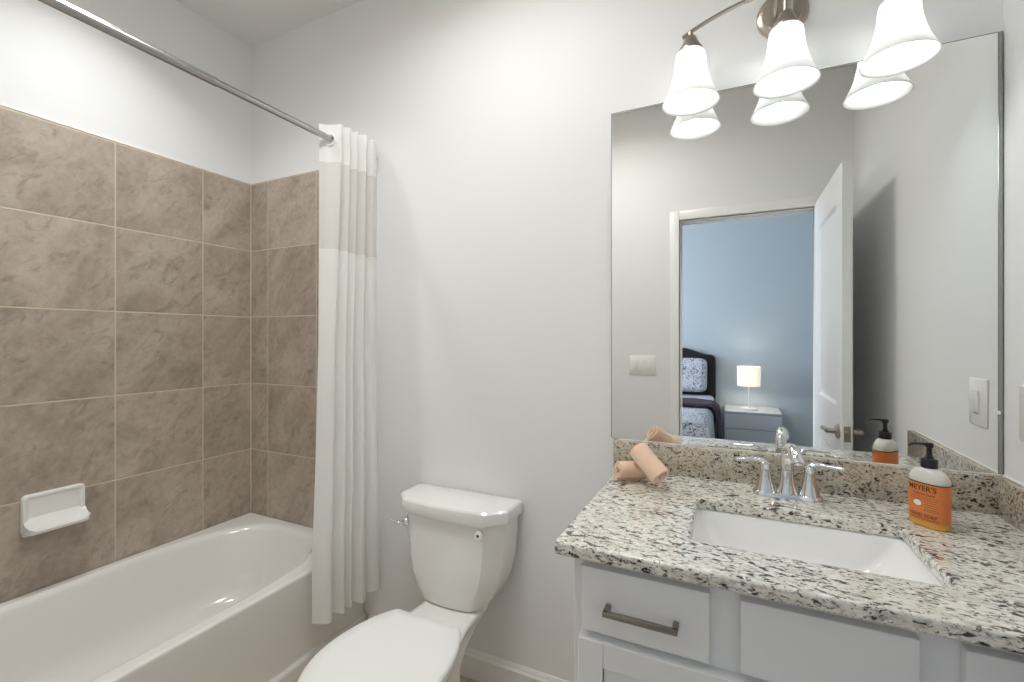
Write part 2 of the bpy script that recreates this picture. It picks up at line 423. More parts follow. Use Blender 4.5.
obj('strike_plate', bx(DX0 + .0025, DX0 + .0045, -.040, -.004, .87, .93, .001, 1), 'nickel', tr1)['label'] = 'nickel strike plate'

# door, open at ninety degrees into the bathroom
dr = thing('door_1', (0.440, 0.012, 0), 'open white two-panel door reflected in the mirror', 'door'); dr['kind'] = 'structure'
dx0, dx1, dy0, dy1 = 0.420, 0.456, 0.012, 0.716
bm = new()
zs = [0.012, 0.23, 0.80, 1.01, 1.90, 2.050]; ys = [dy0, dy0 + .115, dy1 - .115, dy1]
box(bm, dx0, dx1, dy0, ys[1], zs[0], zs[5]); box(bm, dx0, dx1, ys[2], dy1, zs[0], zs[5])
for a, b in ((0, 1), (2, 3), (4, 5)): box(bm, dx0, dx1, ys[1], ys[2], zs[a], zs[b])
slab = obj('door_slab', bm, 'door', dr)
for a, b in ((1, 2), (3, 4)):
    bm = new()
    def pr(x, i): return [Vector((x, y, z)) for y, z in ((ys[1] + i, zs[a] + i), (ys[2] - i, zs[a] + i), (ys[2] - i, zs[b] - i), (ys[1] + i, zs[b] - i))]
    loft(bm, [pr(dx0, 0), pr(dx0 + .010, .014), pr(dx0 + .010, .026), pr(dx0 + .003, .052)], False, True)
    loft(bm, [pr(dx1, 0), pr(dx1 - .010, .014), pr(dx1 - .010, .026), pr(dx1 - .003, .052)], False, True)
    obj('panel', bm, 'door', dr, angle=20)
for s, xx in ((-1, dx0), (1, dx1)):
    bm = new(); m = frame_to((s, 0, 0)); c = (xx, dy1 - .065, 0.905)
    lathe(bm, [(0, .0), (.032, .0), (.032, .006), (.027, .011), (.012, .013), (.010, .045), (0, .047)], c, 32, mat=m)
    x2 = xx + s * .042
    tube(bm, smooth_curve([(x2, dy1 - .058, .905), (x2, dy1 - .09, .906), (x2 + s * .004, dy1 - .13, .905), (x2 + s * .002, dy1 - .175, .900)], 6), lambda q: .0105 - .003 * q, 12)
    obj('lever_handle', bm, 'nickel', dr)['label'] = 'nickel lever door handle'
bm = new(); box(bm, dx0 + .006, dx1 - .006, dy1 - .001, dy1 + .0015, .872, .938, .001, 1); box(bm, dx0 + .012, dx1 - .012, dy1, dy1 + .010, .892, .918, .003, 1)
obj('latch_plate', bm, 'nickel', dr)['label'] = 'nickel latch plate on the door edge'
for z in (.2, 1.02, 1.84):
    bm = new(); tube(bm, [(dx1 - .002, dy0 - .005, z), (dx1 - .002, dy0 - .005, z + .09)], .006, 10); obj('hinge', bm, 'nickel', dr)

# ------------------------------------------------------------------ bathtub
TX0, TX1, TY0, TY1, TZ = L + .008, -1.441, 0.004, D - .008, 0.425
bm = new(); N = 128
cx, cy = (TX0 + TX1 - .013) / 2 , (TY0 + TY1) / 2
def rect_ring(x0, x1, y0, y1, z):
    out = []
    for i in range(N):
        a = 2 * PI * i / N; c, s = math.cos(a), math.sin(a)
        hx, hy = (x1 - x0) / 2, (y1 - y0) / 2
        # perimeter parameterisation that keeps corners sharp
        k = 1 / max(abs(c), abs(s))
        out.append(Vector(((x0 + x1) / 2 + hx * c * k, (y0 + y1) / 2 + hy * s * k, z)))
    return out
def basin_ring(hx, hy, z, e, cxx=cx, cyy=cy):
    out = []
    for i in range(N):
        a = 2 * PI * i / N; c, s = math.cos(a), math.sin(a)
        k = 1 / max(abs(c), abs(s)); c2, s2 = c * k, s * k
        m = (abs(c2) ** e + abs(s2) ** e) ** (-1 / e)
        out.append(Vector((cxx + hx * c2 * m, cyy + hy * s2 * m, z)))
    return out
LED = 0.112
RR = lambda d, z, e=0: rect_ring(TX0 + e, TX1 + d, TY0 + e, TY1 - e, z)
rings = [RR(.012, 0), RR(.012, LED - .012), RR(.012, LED - .004), RR(.009, LED), RR(.002, LED + .0015), RR(-.002, LED + .0025), RR(-.005, LED + .006), RR(-.005, LED + .014), RR(-.003, TZ - .05), RR(0, TZ - .016), RR(0, TZ - .008),
         RR(-.002, TZ - .0025, .0006), RR(-.007, TZ, .002), RR(-.014, TZ, .006)]
hx, hy = .324, .700
BR = lambda i_, d, e: basin_ring(hx - i_, hy - i_ * 1.6, TZ - d, e)
rings += [BR(-.024, 0, 3.5), BR(-.015, 0, 3.4), BR(-.008, .0025, 3.3), BR(-.002, .009, 3.25), BR(.002, .018, 3.2), BR(.006, .035, 3.2), BR(.020, .10, 3.1), BR(.036, .18, 3.1), BR(.050, .235, 3.0), BR(.064, .266, 3.0), BR(.084, .286, 2.9), BR(.115, .296, 2.8), BR(.18, .300, 2.6), basin_ring(.05, .2, TZ - .303, 2.3)]
loft(bm, rings)
tub = obj('bathtub', bm, 'tub', None, (cx, cy, 0), angle=75)
tag(tub, 'white alcove bathtub along the tiled wall', 'bathtub')
bm = new(); lathe(bm, [(0, .004), (.03, .004), (.034, 0)], (cx, .42, TZ - .3025), 32)
obj('drain', bm, 'chrome', tub)['label'] = 'chrome drain'

# ceramic soap dish on the left tiled wall
sd = thing('soap_dish', (L + .006, .775, .640), 'white ceramic soap dish fixed to the brown tiles above the bathtub', 'soap dish')
bm = new(); xs = L + .006
y0, y1, z0, z1 = .688, .860, .629, .766
def dish_ring(x, ins, zadd=0.0, r=.016, rise=0.0):
    pts = []
    for p in rrect(0, 0, (y1 - y0) / 2 - ins, (z1 - z0) / 2 - ins, max(.003, r - ins * .5), 0, 6):
        pts.append(Vector((x, (y0 + y1) / 2 + p.x, (z0 + z1) / 2 + p.y)))
    return pts
loft(bm, [dish_ring(xs, 0), dish_ring(xs + .010, 0), dish_ring(xs + .015, .003), dish_ring(xs + .016, .008), dish_ring(xs + .012, .014), dish_ring(xs + .008, .018)])
obj('back_plate', bm, 'porcelain', sd)
# curved tray: a profile in x-z swept along y with rounded ends
bm = new()
prof = [(.006, .052), (.012, .044), (.020, .028), (.032, .017), (.046, .012), (.056, .012), (.062, .016), (.067, .013), (.065, .005), (.050, -.002), (.026, -.008), (.004, -.008)]
rings = []
ns = 14
for i in range(ns + 1):
    f = i / ns; y = y0 + .002 + f * (y1 - y0 - .004)
    e = min(f, 1 - f); k = min(1, e / .09); k = math.sqrt(max(0, 1 - (1 - k) ** 2))
    wall = 1 - min(1, e / .12)
    rings.append([Vector((xs + .004 + (a - .004) * (0.80 + .20 * k), y, z0 + .006 + b + (.016 * wall if 1 < j < 5 else 0) + (.012 * wall if 4 < j < 8 else 0))) for j, (a, b) in enumerate(prof)])
loft(bm, rings)
obj('tray', bm, 'porcelain', sd, angle=60)

# ------------------------------------------------------------------ shower rod and curtain
RX, RZ = -1.398, 2.078
rod = thing('shower_rod', (RX, .76, RZ), 'straight metal shower curtain rod across the tub alcove', 'curtain rod')
bm = new(); tube(bm, [(RX, .012, RZ), (RX, .86, RZ)], .0130, 24); obj('outer_tube', bm, 'satin', rod)
bm = new(); tube(bm, [(RX, .80, RZ), (RX, D - .008, RZ)], .0112, 24); obj('inner_tube', bm, 'satin', rod)
for yy_, d_ in ((D - .0065, -1), (.001, 1)):
    bm = new(); lathe(bm, [(0, 0), (.028, 0), (.028, .010), (.016, .018), (.0135, .03), (0, .03)], (RX, yy_, RZ), 32, mat=frame_to((0, d_, 0)))
    obj('end_flange', bm, 'satin', rod)

ct = thing('shower_curtain', (RX, 1.38, .25), 'white shower curtain drawn to the wall, sheer band across its top', 'shower curtain')
FB = [0, .27, .44, .57, .78, 1.0]          # where one fold ends and the next begins
def curt(u, z):
    h = (2.135 - z) / 1.89                 # 0 at the top, 1 at the hem
    k = 0
    while k < 4 and u > FB[k + 1]: k += 1
    q = (u - FB[k]) / (FB[k + 1] - FB[k])
    wob = .05 * math.sin(2.6 * h + 2 * k)
    q = q + wob * math.sin(PI * q)
    qq = min(1, max(0, q)) ** (3.0 - 1.8 * min(1, h * 2) if k == 0 else 1)
    bul = abs(math.sin(PI * qq)) ** .95 * (.030 + .008 * math.sin(k * 2.1 + 1)) * (.9 + .75 * h)
    rip = .0035 * math.sin(q * 3 * PI + 1.3 * k + 2 * h) * math.sin(PI * q)
    yb = 1.270 + (1.519 - 1.270) * u; yb = 1.519 - (1.519 - yb) * (1 + .31 * min(1, h * 1.15))
    bs = (-.034 + .050 * min(1, u / .27) ** 1.3) * max(0, 1 - 2.2 * h) - .012 * min(1, 2.2 * h)
    x = RX + bs + .030 * min(1, h * 1.4) ** .8 + (bul + rip) * .86 + .012 * u
    y = yb - bul * .30
    x = max(x, -1.424 if z < .47 else -1.46)
    return Vector((x, min(y, D - .010), z + .006 * math.sin(6 * u + 1) * h))
def sheet(z0, z1, nz, u0=0, u1=1, nu=220, off=0.0):
    bm = new()
    g = [[bm.verts.new(curt(u0 + (u1 - u0) * i / nu, z0 + (z1 - z0) * j / nz)) for i in range(nu + 1)] for j in range(nz + 1)]
    for j in range(nz):
        for i in range(nu): bm.faces.new((g[j][i], g[j][i + 1], g[j + 1][i + 1], g[j + 1][i]))
    return bm
SOL = lambda th: (('SOLIDIFY', dict(thickness=th, offset=0, use_rim=False)),)
obj('header', sheet(1.985, 2.135, 8), 'curtain', ct, mods=SOL(.0009), angle=80)
obj('sheer_panel', sheet(1.64, 1.985, 12), 'sheer', ct, mods=SOL(.0008), angle=80)['label'] = 'sheer translucent band'
obj('main_panel', sheet(.263, 1.64, 40), 'curtain', ct, mods=SOL(.0016), angle=80)
bm = sheet(1.634, 1.646, 1); obj('seam_band', bm, 'curtain', ct, mods=SOL(.0018), angle=80)
bm = sheet(.261, .269, 1); obj('hem', bm, 'curtain', ct, mods=SOL(.0024), angle=80)
for yk in (1.293,):
    bm = new()
    tube(bm, [(RX + .021 * math.cos(a), yk + .006 * math.cos(a), RZ - .005 + .021 * math.sin(a)) for a in [2 * PI * i / 32 for i in range(33)]], .0035, 8)
    obj('ring', bm, 'plastic', ct)

# ------------------------------------------------------------------ toilet
TC = -0.900
to = thing('toilet', (TC, 1.15, 0), 'white two-piece toilet between the bathtub and the vanity', 'toilet')
def egg(yf, ymid, yb, w, wb, z, n=40, sx=1.0, cxx=TC, convex=False):
    """plan outline: round front at yf, widest at ymid, narrowing to a straight back of half-width wb at yb"""
    pts = []
    for i in range(n + 1):
        a = PI / 2 * i / n
        pts.append((w * math.sin(a), ymid - (ymid - yf) * math.cos(a)))
    Lc = (yb - ymid) / math.sqrt(max(1e-6, 1 - (wb / w) ** 2)) if w > wb else 9
    for i in range(1, n + 1):
        q = i / n; y = ymid + (yb - ymid) * q
        if convex:
            pts.append((w * math.sqrt(max(0, 1 - ((y - ymid) / Lc) ** 2)), y)); continue
        s = min(1, q / .8); s = s * s * (3 - 2 * s)
        pts.append((w + (wb - w) * s, y))
    right = [Vector((cxx + x * sx, y, z)) for x, y in pts]
    left = [Vector((cxx - x * sx, y, z)) for x, y in reversed(pts)][:-1]
    return right + left
bm = new()
loft(bm, [egg(.90, 1.08, 1.335, .105, .095, 0), egg(.895, 1.08, 1.34, .110, .098, .012), egg(.90, 1.09, 1.33, .100, .088, .04), egg(.905, 1.10, 1.31, .095, .080, .12),
          egg(.88, 1.08, 1.31, .108, .080, .20), egg(.83, 1.04, 1.34, .142, .086, .255), egg(.795, 1.01, 1.39, .168, .094, .297), egg(.780, 1.00, 1.43, .178, .104, .325),
          egg(.776, 1.00, 1.450, .182, .110, .340), egg(.776, 1.00, 1.450, .182, .110, .346), egg(.780, 1.00, 1.446, .178, .106, .351), egg(.80, 1.00, 1.43, .160, .092, .353)])
obj('bowl', bm, 'porcelain', to, angle=60)
# tank: chamfered, bowed front; lower half draws in
def tank_ring(hw, yf, yb, z, ch=.055, bow=.020, n=12):
    pts = []
    for i in range(n + 1):          # bowed front, left to right
        q = -1 + 2 * i / n; pts.append((q * (hw - ch), yf + ch * .62 - bow * (1 - q * q) - ch * .30))
    for i in range(1, 5):
        q = i / 4; pts.append((hw - ch + ch * q, yf + ch * .32 + (ch * .95) * q ** 1.15))
    for i in range(1, 5): pts.append((hw, yf + ch * 1.27 + (yb - yf - ch * 1.27) * i / 4))
    right = pts
    back = [(hw - 2 * hw * i / 8, yb) for i in range(1, 8)]
    left = [(-x, y) for x, y in reversed(pts[n + 1:])]
    return [Vector((TC - .014 + x, y, z)) for x, y in right + back + left]
bm = new()
loft(bm, [tank_ring(.122, 1.366, 1.475, .355, .04, .010), tank_ring(.133, 1.354, 1.485, .358, .04, .010), tank_ring(.143, 1.348, 1.495, .370, .044, .010), tank_ring(.168, 1.344, 1.505, .408, .05, .010), tank_ring(.188, 1.342, 1.512, .458, .052, .010),
          tank_ring(.202, 1.341, 1.516, .520, .055, .010), tank_ring(.209, 1.341, 1.518, .595, .055, .010), tank_ring(.213, 1.341, 1.518, .672, .055, .010)])
tank = obj('tank', bm, 'porcelain', to, angle=30)
bm = new()
loft(bm, [tank_ring(.214, 1.338, 1.520, .668, .058, .012), tank_ring(.225, 1.328, 1.522, .670, .060, .012), tank_ring(.228, 1.325, 1.522, .676, .060, .012), tank_ring(.230, 1.323, 1.522, .704, .060, .012), tank_ring(.228, 1.325, 1.522, .713, .060, .012), tank_ring(.222, 1.331, 1.518, .719, .058, .012), tank_ring(.211, 1.341, 1.510, .722, .054, .012)])
obj('tank_lid', bm, 'porcelain', to, angle=26)
bm = new(); loft(bm, [tank_ring(.112, 1.370, 1.465, .349, .04, .012), tank_ring(.112, 1.370, 1.465, .360, .04, .012)])
obj('gasket', bm, 'gasket', to)
bm = new(); lx, lyy, lz = -1.082, 1.356, .632
nrm = Vector((-.30, -.95, 0)).normalized()
lathe(bm, [(0, 0), (.017, 0), (.017, .005), (.013, .011), (.008, .013), (.008, .024), (0, .024)], (lx, lyy, lz), 28, mat=frame_to(nrm))
p = Vector((lx, lyy, lz)) + nrm * .020
tube(bm, smooth_curve([p, p + Vector((-.010, -.003, .001)), p + Vector((-.022, -.010, .006)), p + Vector((-.034, -.016, .012))], 5), lambda q: .0075 - .002 * q, 12, .8)
obj('flush_lever', bm, 'chrome', to)['label'] = 'chrome flush lever'
bm = new(); ex, ey, ez = -.770, 1.3435, .640
lathe(bm, [(0, .002), (.013, .002), (.015, 0), (.015, -.006)], (ex, ey, ez), 28, mat=frame_to((0.03, -1, 0)))
em = obj('round_emblem', bm, 'plastic', to)
bm = new(); lathe(bm, [(0, .0035), (.0045, .0035), (.005, .001)], (ex, ey, ez), 16, mat=frame_to((0.03, -1, 0)))
obj('emblem_mark', bm, 'dark', em)
SC = -.895
E_ = lambda f, b, w, wb, z: egg(f, 1.0, b, w, wb, z - .010, cxx=SC, convex=True)
bm = new()
loft(bm, [E_(.790, 1.210, .178, .108, .365), E_(.778, 1.216, .188, .116, .366), E_(.776, 1.218, .190, .118, .372), E_(.778, 1.216, .188, .116, .381), E_(.788, 1.210, .178, .108, .383)])
obj('seat', bm, 'seat', to, angle=60)
bm = new()
loft(bm, [E_(.790, 1.222, .182, .112, .387), E_(.777, 1.230, .193, .122, .388), E_(.774, 1.232, .196, .125, .394), E_(.776, 1.230, .194, .123, .403), E_(.785, 1.224, .186, .116, .408), E_(.83, 1.19, .145, .08, .411)])
obj('seat_lid', bm, 'seat', to, angle=60)
for s in (-1, 1):
    bm = new(); box(bm, SC + s * .062 - .018, SC + s * .062 + .018, 1.212, 1.255, .352, .382, .006, 3); obj('hinge', bm, 'seat', to)
    bm = new(); lathe(bm, [(.016, 0), (.016, .008), (.010, .018), (0, .021)], (TC + s * .098, 1.17, .012), 20); obj('bolt_cap', bm, 'plastic', to)

# ------------------------------------------------------------------ vanity cabinet
CX0, CX1, CYF, CZ = -0.308, 0.598, 0.957, 0.851
va = thing('vanity_cabinet', ((CX0 + CX1) / 2, 1.24, 0), 'white vanity cabinet under the granite countertop', 'cabinet')
bm = new()
box(bm, CX0, CX0 + .018, CYF + .018, D - .016, .0, CZ); box(bm, CX1 - .018, CX1, CYF + .018, D - .016, .0, CZ)
box(bm, CX0 + .018, CX1 - .018, D - .034, D - .016, .0, CZ); box(bm, CX0 + .018, CX1 - .018, CYF + .018, D - .034, .10, .118)
obj('carcass', bm, 'cabinet', va)
bm = new()      # face frame with stiles and rails
SX = [CX0, CX0 + .040, -.020, .000, .284, .305, CX1 - .040, CX1]
box(bm, CX0, CX0 + .045, CYF, CYF + .0185, .10, CZ, .0015, 1); box(bm, CX1 - .045, CX1, CYF, CYF + .0185, .10, CZ, .0015, 1)
box(bm, -.050, .030, CYF + .0003, CYF + .0185, .66, CZ - .04); box(bm, .255, .335, CYF + .0003, CYF + .0185, .66, CZ - .04)
box(bm, CX0 + .045, CX1 - .045, CYF + .0002, CYF + .0185, CZ - .045, CZ); box(bm, CX0 + .045, CX1 - .045, CYF + .0002, CYF + .0185, .66, .715)
box(bm, CX0 + .045, CX1 - .045, CYF + .0002, CYF + .0185, .10, .155); box(bm, .105, .167, CYF + .0004, CYF + .0185, .155, .66)
obj('face_frame', bm, 'cabinet', va)
bm = new(); box(bm, CX0 + .018, CX1 - .018, CYF + .07, CYF + .085, 0, .10); obj('toe_kick', bm, 'cabinet', va)
def front_slab(x0, x1, z0, z1, y0=CYF - .021, y1=CYF - .0005, ch=.0018):
    """slab whose edges slope back to a finger lip"""
    bm = new()
    def rr(y, i): return [Vector((x, y, z)) for x, z in ((x0 + i, z0 + i), (x1 - i, z0 + i), (x1 - i, z1 - i), (x0 + i, z1 - i))]
    loft(bm, [rr(y1, 0), rr(y0 + ch, 0), rr(y0 + ch * .3, ch * .3), rr(y0, ch)])
    return bm
def pull(xa, xb, z, y, parent):
    bm = new()
    b = .0105
    box(bm, xa, xb, y - .034, y - .034 + b, z - b / 2, z + b / 2, .0012, 2)
    for x in (xa, xb - b): box(bm, x, x + b, y - .034 + .002, y, z - b / 2, z + b / 2, .0012, 2)
    obj('bar_handle', bm, 'pull', parent)['label'] = 'dark brushed nickel bar pull'
DZ0, DZ1 = .696, .829
def drawer(name, x0, x1, handle, lab=None):
    o = obj(name, front_slab(x0, x1, DZ0, DZ1), 'cabinet', va, angle=20)
    bmb = new()
    if name == 'drawer':
        box(bmb, x0 + .02, x1 - .02, CYF + .0, CYF + .45, DZ0 + .02, DZ1 - .03); obj('drawer_box', bmb, 'cabinet', o)
    if handle: pull((x0 + x1) / 2 - .071, (x0 + x1) / 2 + .071, .757, CYF - .021, o)
    return o
drawer('drawer', -.286, -.037, True)
drawer('false_front', .015, .271, False)
drawer('drawer', .326, .588, True)
for x0, x1, hx_ in ((-.290, .127, .090), (.145, .590, .182)):
    z0, z1 = .125, .681
    bm = front_slab(x0, x1, z0, z1)
    dd = obj('cabinet_door', bm, 'cabinet', va, angle=20)
    # shaker frame standing on the slab
    w = .052; yb = CYF - .021
    bm = new()
    for a in ((x0, x0 + w, z0, z1), (x1 - w, x1, z0, z1), (x0 + w, x1 - w, z1 - w, z1), (x0 + w, x1 - w, z0, z0 + w)):
        box(bm, a[0], a[1], yb - .007, yb + .002, a[2], a[3], .0012, 1)
    obj('rail_frame', bm, 'cabinet', dd)
    bm = new(); b = .0105
    yy = yb - .007
    box(bm, hx_, hx_ + b, yy - .034, yy - .034 + b, .44, .58, .0012, 2)
    for z in (.44, .58 - b): box(bm, hx_, hx_ + b, yy - .032, yy, z, z + b, .0012, 2)
    obj('bar_handle', bm, 'pull', dd)

# ------------------------------------------------------------------ granite countertop with backsplashes
KX0, KX1, KY0, KY1, KZ0, KZ1 = -0.338, 0.599, 0.912, D - .003, .8515, .880
SKX0, SKX1, SKY0, SKY1 = -.080, .350, 1.040, 1.322
ctp = thing('countertop', ((KX0 + KX1) / 2, 1.22, KZ0), 'speckled cream granite countertop on the white vanity', 'countertop')
bm = new()
hole = rrect((SKX0 + SKX1) / 2, (SKY0 + SKY1) / 2, (SKX1 - SKX0) / 2, (SKY1 - SKY0) / 2, .022, 0, 6)
outer = [Vector(p) for p in ((KX0, KY0, 0), (KX1, KY0, 0), (KX1, KY1, 0), (KX0, KY1, 0))]
for z in (KZ0, KZ1):
    es = []
    for loop in (outer, hole):
        vs = [bm.verts.new((p.x, p.y, z)) for p in loop]
        es += [bm.edges.new((vs[i], vs[(i + 1) % len(vs)])) for i in range(len(vs))]
    bmesh.ops.triangle_fill(bm, edges=es, use_beauty=True)
for loop in (outer, hole):
    for i in range(len(loop)):
        a, b = loop[i], loop[(i + 1) % len(loop)]
        bm.faces.new([bm.verts.new((p.x, p.y, z)) for p, z in ((a, KZ0), (b, KZ0), (b, KZ1), (a, KZ1))])
bmesh.ops.remove_doubles(bm, verts=bm.verts, dist=1e-5)
obj('slab', bm, 'granite', ctp, mods=(('BEVEL', dict(width=.0055, segments=3, limit_method='ANGLE', angle_limit=math.radians(60))),))
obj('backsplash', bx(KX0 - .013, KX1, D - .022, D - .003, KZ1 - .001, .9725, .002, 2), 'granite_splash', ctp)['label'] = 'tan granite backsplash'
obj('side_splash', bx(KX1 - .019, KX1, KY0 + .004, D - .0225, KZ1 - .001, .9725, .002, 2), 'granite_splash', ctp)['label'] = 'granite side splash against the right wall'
bm = new(); tube(bm, [(KX0, D - .004, .9735), (KX1 - .004, D - .004, .9735)], .003, 8); tube(bm, [(KX1, KY0 + .03, .9735), (KX1, D - .004, .9735)], .003, 8)
obj('caulk_line', bm, 'caulk', ctp)

# undermount rectangular sink
sk = thing('sink', ((SKX0 + SKX1) / 2, (SKY0 + SKY1) / 2, .735), 'white rectangular undermount sink set in the granite', 'sink')
bm = new(); sx, sy = (SKX0 + SKX1) / 2, (SKY0 + SKY1) / 2; ax, ay = (SKX1 - SKX0) / 2, (SKY1 - SKY0) / 2
R_ = lambda dx, dy, r, z: rrect(sx, sy, ax + dx, ay + dy, r, z, 8)
loft(bm, [R_(-.05, -.03, .05, .722), R_(-.012, 0, .04, .74), R_(.006, .010, .03, .80), R_(.022, .022, .03, .838), R_(.022, .022, .03, .851), R_(.004, .004, .024, .851), R_(.002, .002, .024, .848), R_(-.010, -.003, .026, .825), R_(-.036, -.008, .034, .785), R_(-.062, -.016, .042, .757),
          R_(-.088, -.034, .05, .741), R_(-.13, -.08, .045, .7345), R_(-.19, -.125, .012, .732)], True, True)
obj('basin', bm, 'sink', sk, angle=60)
bm = new(); lathe(bm, [(0, .003), (.012, .003), (.013, .006), (.020, .006), (.023, .001)], (sx, sy, .733), 32)
obj('drain', bm, 'chrome', sk)['label'] = 'chrome drain'

# centreset faucet
fx, fy = .136, 1.437
fa = thing('faucet', (fx, fy, KZ1), 'chrome two-handle faucet behind the sink', 'faucet')
bm = new()
loft(bm, [rrect(fx, fy, .082, .027, .026, KZ1 + .0002, 8), rrect(fx, fy, .082, .027, .026, KZ1 + .008, 8), rrect(fx, fy, .079, .024, .023, KZ1 + .012, 8), rrect(fx, fy, .070, .016, .015, KZ1 + .013, 8)])
obj('base_plate', bm, 'chrome', fa)
for s in (-1, 1):
    hx_ = fx + s * .0515
    bm = new(); lathe(bm, [(.0255, .010), (.0245, .014), (.0195, .030), (.0155, .050), (.0130, .068), (.0125, .078), (.014, .081), (.0125, .086), (0, .087)], (hx_, fy, KZ1), 36)
    h = obj('handle', bm, 'chrome', fa, angle=50)
    bm = new()
    tube(bm, smooth_curve([(hx_ - s * .004, fy, KZ1 + .078), (hx_ + s * .003, fy, KZ1 + .089), (hx_ + s * .018, fy - .002, KZ1 + .0945), (hx_ + s * .045, fy - .006, KZ1 + .0925), (hx_ + s * .074, fy - .010, KZ1 + .0915)], 6), lambda q: .0112 - .0038 * q, 14, .62)
    obj('lever', bm, 'chrome', h)
bm = new()
lathe(bm, [(.0255, .010), (.0245, .016), (.0195, .032), (.0165, .055), (.0156, .075)], (fx, fy, KZ1), 36)
sdir = Vector((math.sin(math.radians(11)), -math.cos(math.radians(11)), 0))
SPT = lambda r_, z: Vector((fx, fy, KZ1 + z)) + sdir * r_
tube(bm, smooth_curve([SPT(0, .07), SPT(.001, .102), SPT(.010, .124), SPT(.030, .138), SPT(.056, .135), SPT(.076, .124), SPT(.085, .111)], 7), lambda q: .0158 - .0016 * q, 24, .88)
lathe(bm, [(.009, 0), (.009, -.006), (0, -.006)], SPT(.0855, .1112), 20, mat=frame_to((-sdir.x * .4, -sdir.y * .4, .9)))
obj('spout', bm, 'chrome', fa, angle=50)
bm = new(); tube(bm, [(fx, fy + .022, KZ1 + .012), (fx, fy + .022, KZ1 + .075)], .0025, 10); lathe(bm, [(0, .012), (.005, .010), (.0055, .003), (.003, 0)], (fx, fy + .022, KZ1 + .072), 16)
obj('pop_up_rod', bm, 'chrome', fa)

# ------------------------------------------------------------------ mirror
MX0, MX1, MZ0, MZ1 = -.362, .5885, .9765, 2.058
mi = thing('wall_mirror', ((MX0 + MX1) / 2, D, MZ0), 'large frameless wall mirror above the vanity backsplash', 'mirror')
obj('glass', bx(MX0 + .0025, MX1, D - .0065, D - .0005, MZ0, MZ1 - .002), 'mirror', mi)
bm = new(); box(bm, MX0, MX0 + .0025, D - .0066, D - .0005, MZ0, MZ1); box(bm, MX0 + .0025, MX1, D - .0066, D - .0005, MZ1 - .002, MZ1)
obj('ground_edge', bm, 'edge', mi)
bm = new(); box(bm, MX1, MX1 + .0095, D - .0075, D - .0005, MZ0, MZ1, .0012, 1); obj('bevel_strip', bm, 'edge', mi)['label'] = 'grey strip coloured like the reflection in the bevelled mirror edge'  # flat grey stands in for the reflection in the bevelled glass edge
bm = new(); box(bm, MX1 - .004, MX1 + .004, D - .011, D - .0068, 1.122, 1.130, .0012, 2); obj('clip', bm, 'plastic', mi)['label'] = 'tiny mirror clip'

# ------------------------------------------------------------------ vanity light: three frosted bells under an arched bar
VX, VY, VZ = .133, 1.430, 1.993
vl = thing('vanity_light', (VX, D, 2.24), 'brushed nickel three-light fixture with frosted bell shades above the mirror', 'wall light')
bm = new(); lathe(bm, [(0, 0), (.066, 0), (.066, .008), (.060, .013), (.050, .015), (.047, .020), (.030, .023), (0, .024)], (VX, D, 2.238), 48, mat=frame_to((0, -1, 0)))
obj('backplate', bm, 'nickel', vl)
bm = new()
for s in (-1, 1): tube(bm, smooth_curve([(VX + s * .020, D - .018, 2.225), (VX + s * .020, D - .055, 2.238), (VX + s * .020, VY, 2.251)], 6), .0052, 12)
obj('arm', bm, 'nickel', vl)
SP = .240
def barz(x): return 2.254 - .062 * abs((x - VX) / (SP + .018)) ** 2.0
bm = new(); tube(bm, [(VX + (SP + .022) * (-1 + 2 * i / 40), VY, barz(VX + (SP + .022) * (-1 + 2 * i / 40))) for i in range(41)], .0068, 14, .75)
obj('arched_bar', bm, 'nickel', vl)
for k in (-1, 0, 1):
    sx_ = VX + k * SP; bm = new(); zb = barz(sx_)
    prof = [(0, .012), (.009, .012), (.009, zb - VZ - .001 - .0), (.0, zb - VZ)]
    lathe(bm, [(.0335, .147), (.0345, .150), (.0335, .155), (.0235, .172), (.0165, .190), (.012, .194), (.0075, .197), (.0075, zb - VZ - .002), (0, zb - VZ - .002)], (sx_, VY, VZ), 32)
    obj('holder', bm, 'nickel', vl)
    bm = new()
    outer_p = [(.0345, .148), (.0400, .142), (.0420, .130), (.0435, .110), (.0465, .088), (.0520, .064), (.0600, .040), (.0690, .020), (.0760, .006), (.0790, .0)]
    inner_p = [(r - .0030, z + .0002) for r, z in reversed(outer_p)]
    inner_p[-1] = (.0300, .1475); inner_p[0] = (.0775, .0)
    lathe(bm, outer_p + inner_p, (sx_, VY, VZ), 56)
    sh = obj('glass_shade', bm, 'glass_shade', vl, angle=60); sh['label'] = 'white frosted bell glass shade'
    bm = new(); lathe(bm, [(0, .032), (.012, .034), (.021, .042), (.025, .055), (.024, .068), (.018, .084), (.0135, .098), (.013, .125), (0, .126)], (sx_, VY, VZ), 24)
    obj('bulb', bm, 'bulb', sh)['label'] = 'lit bulb'

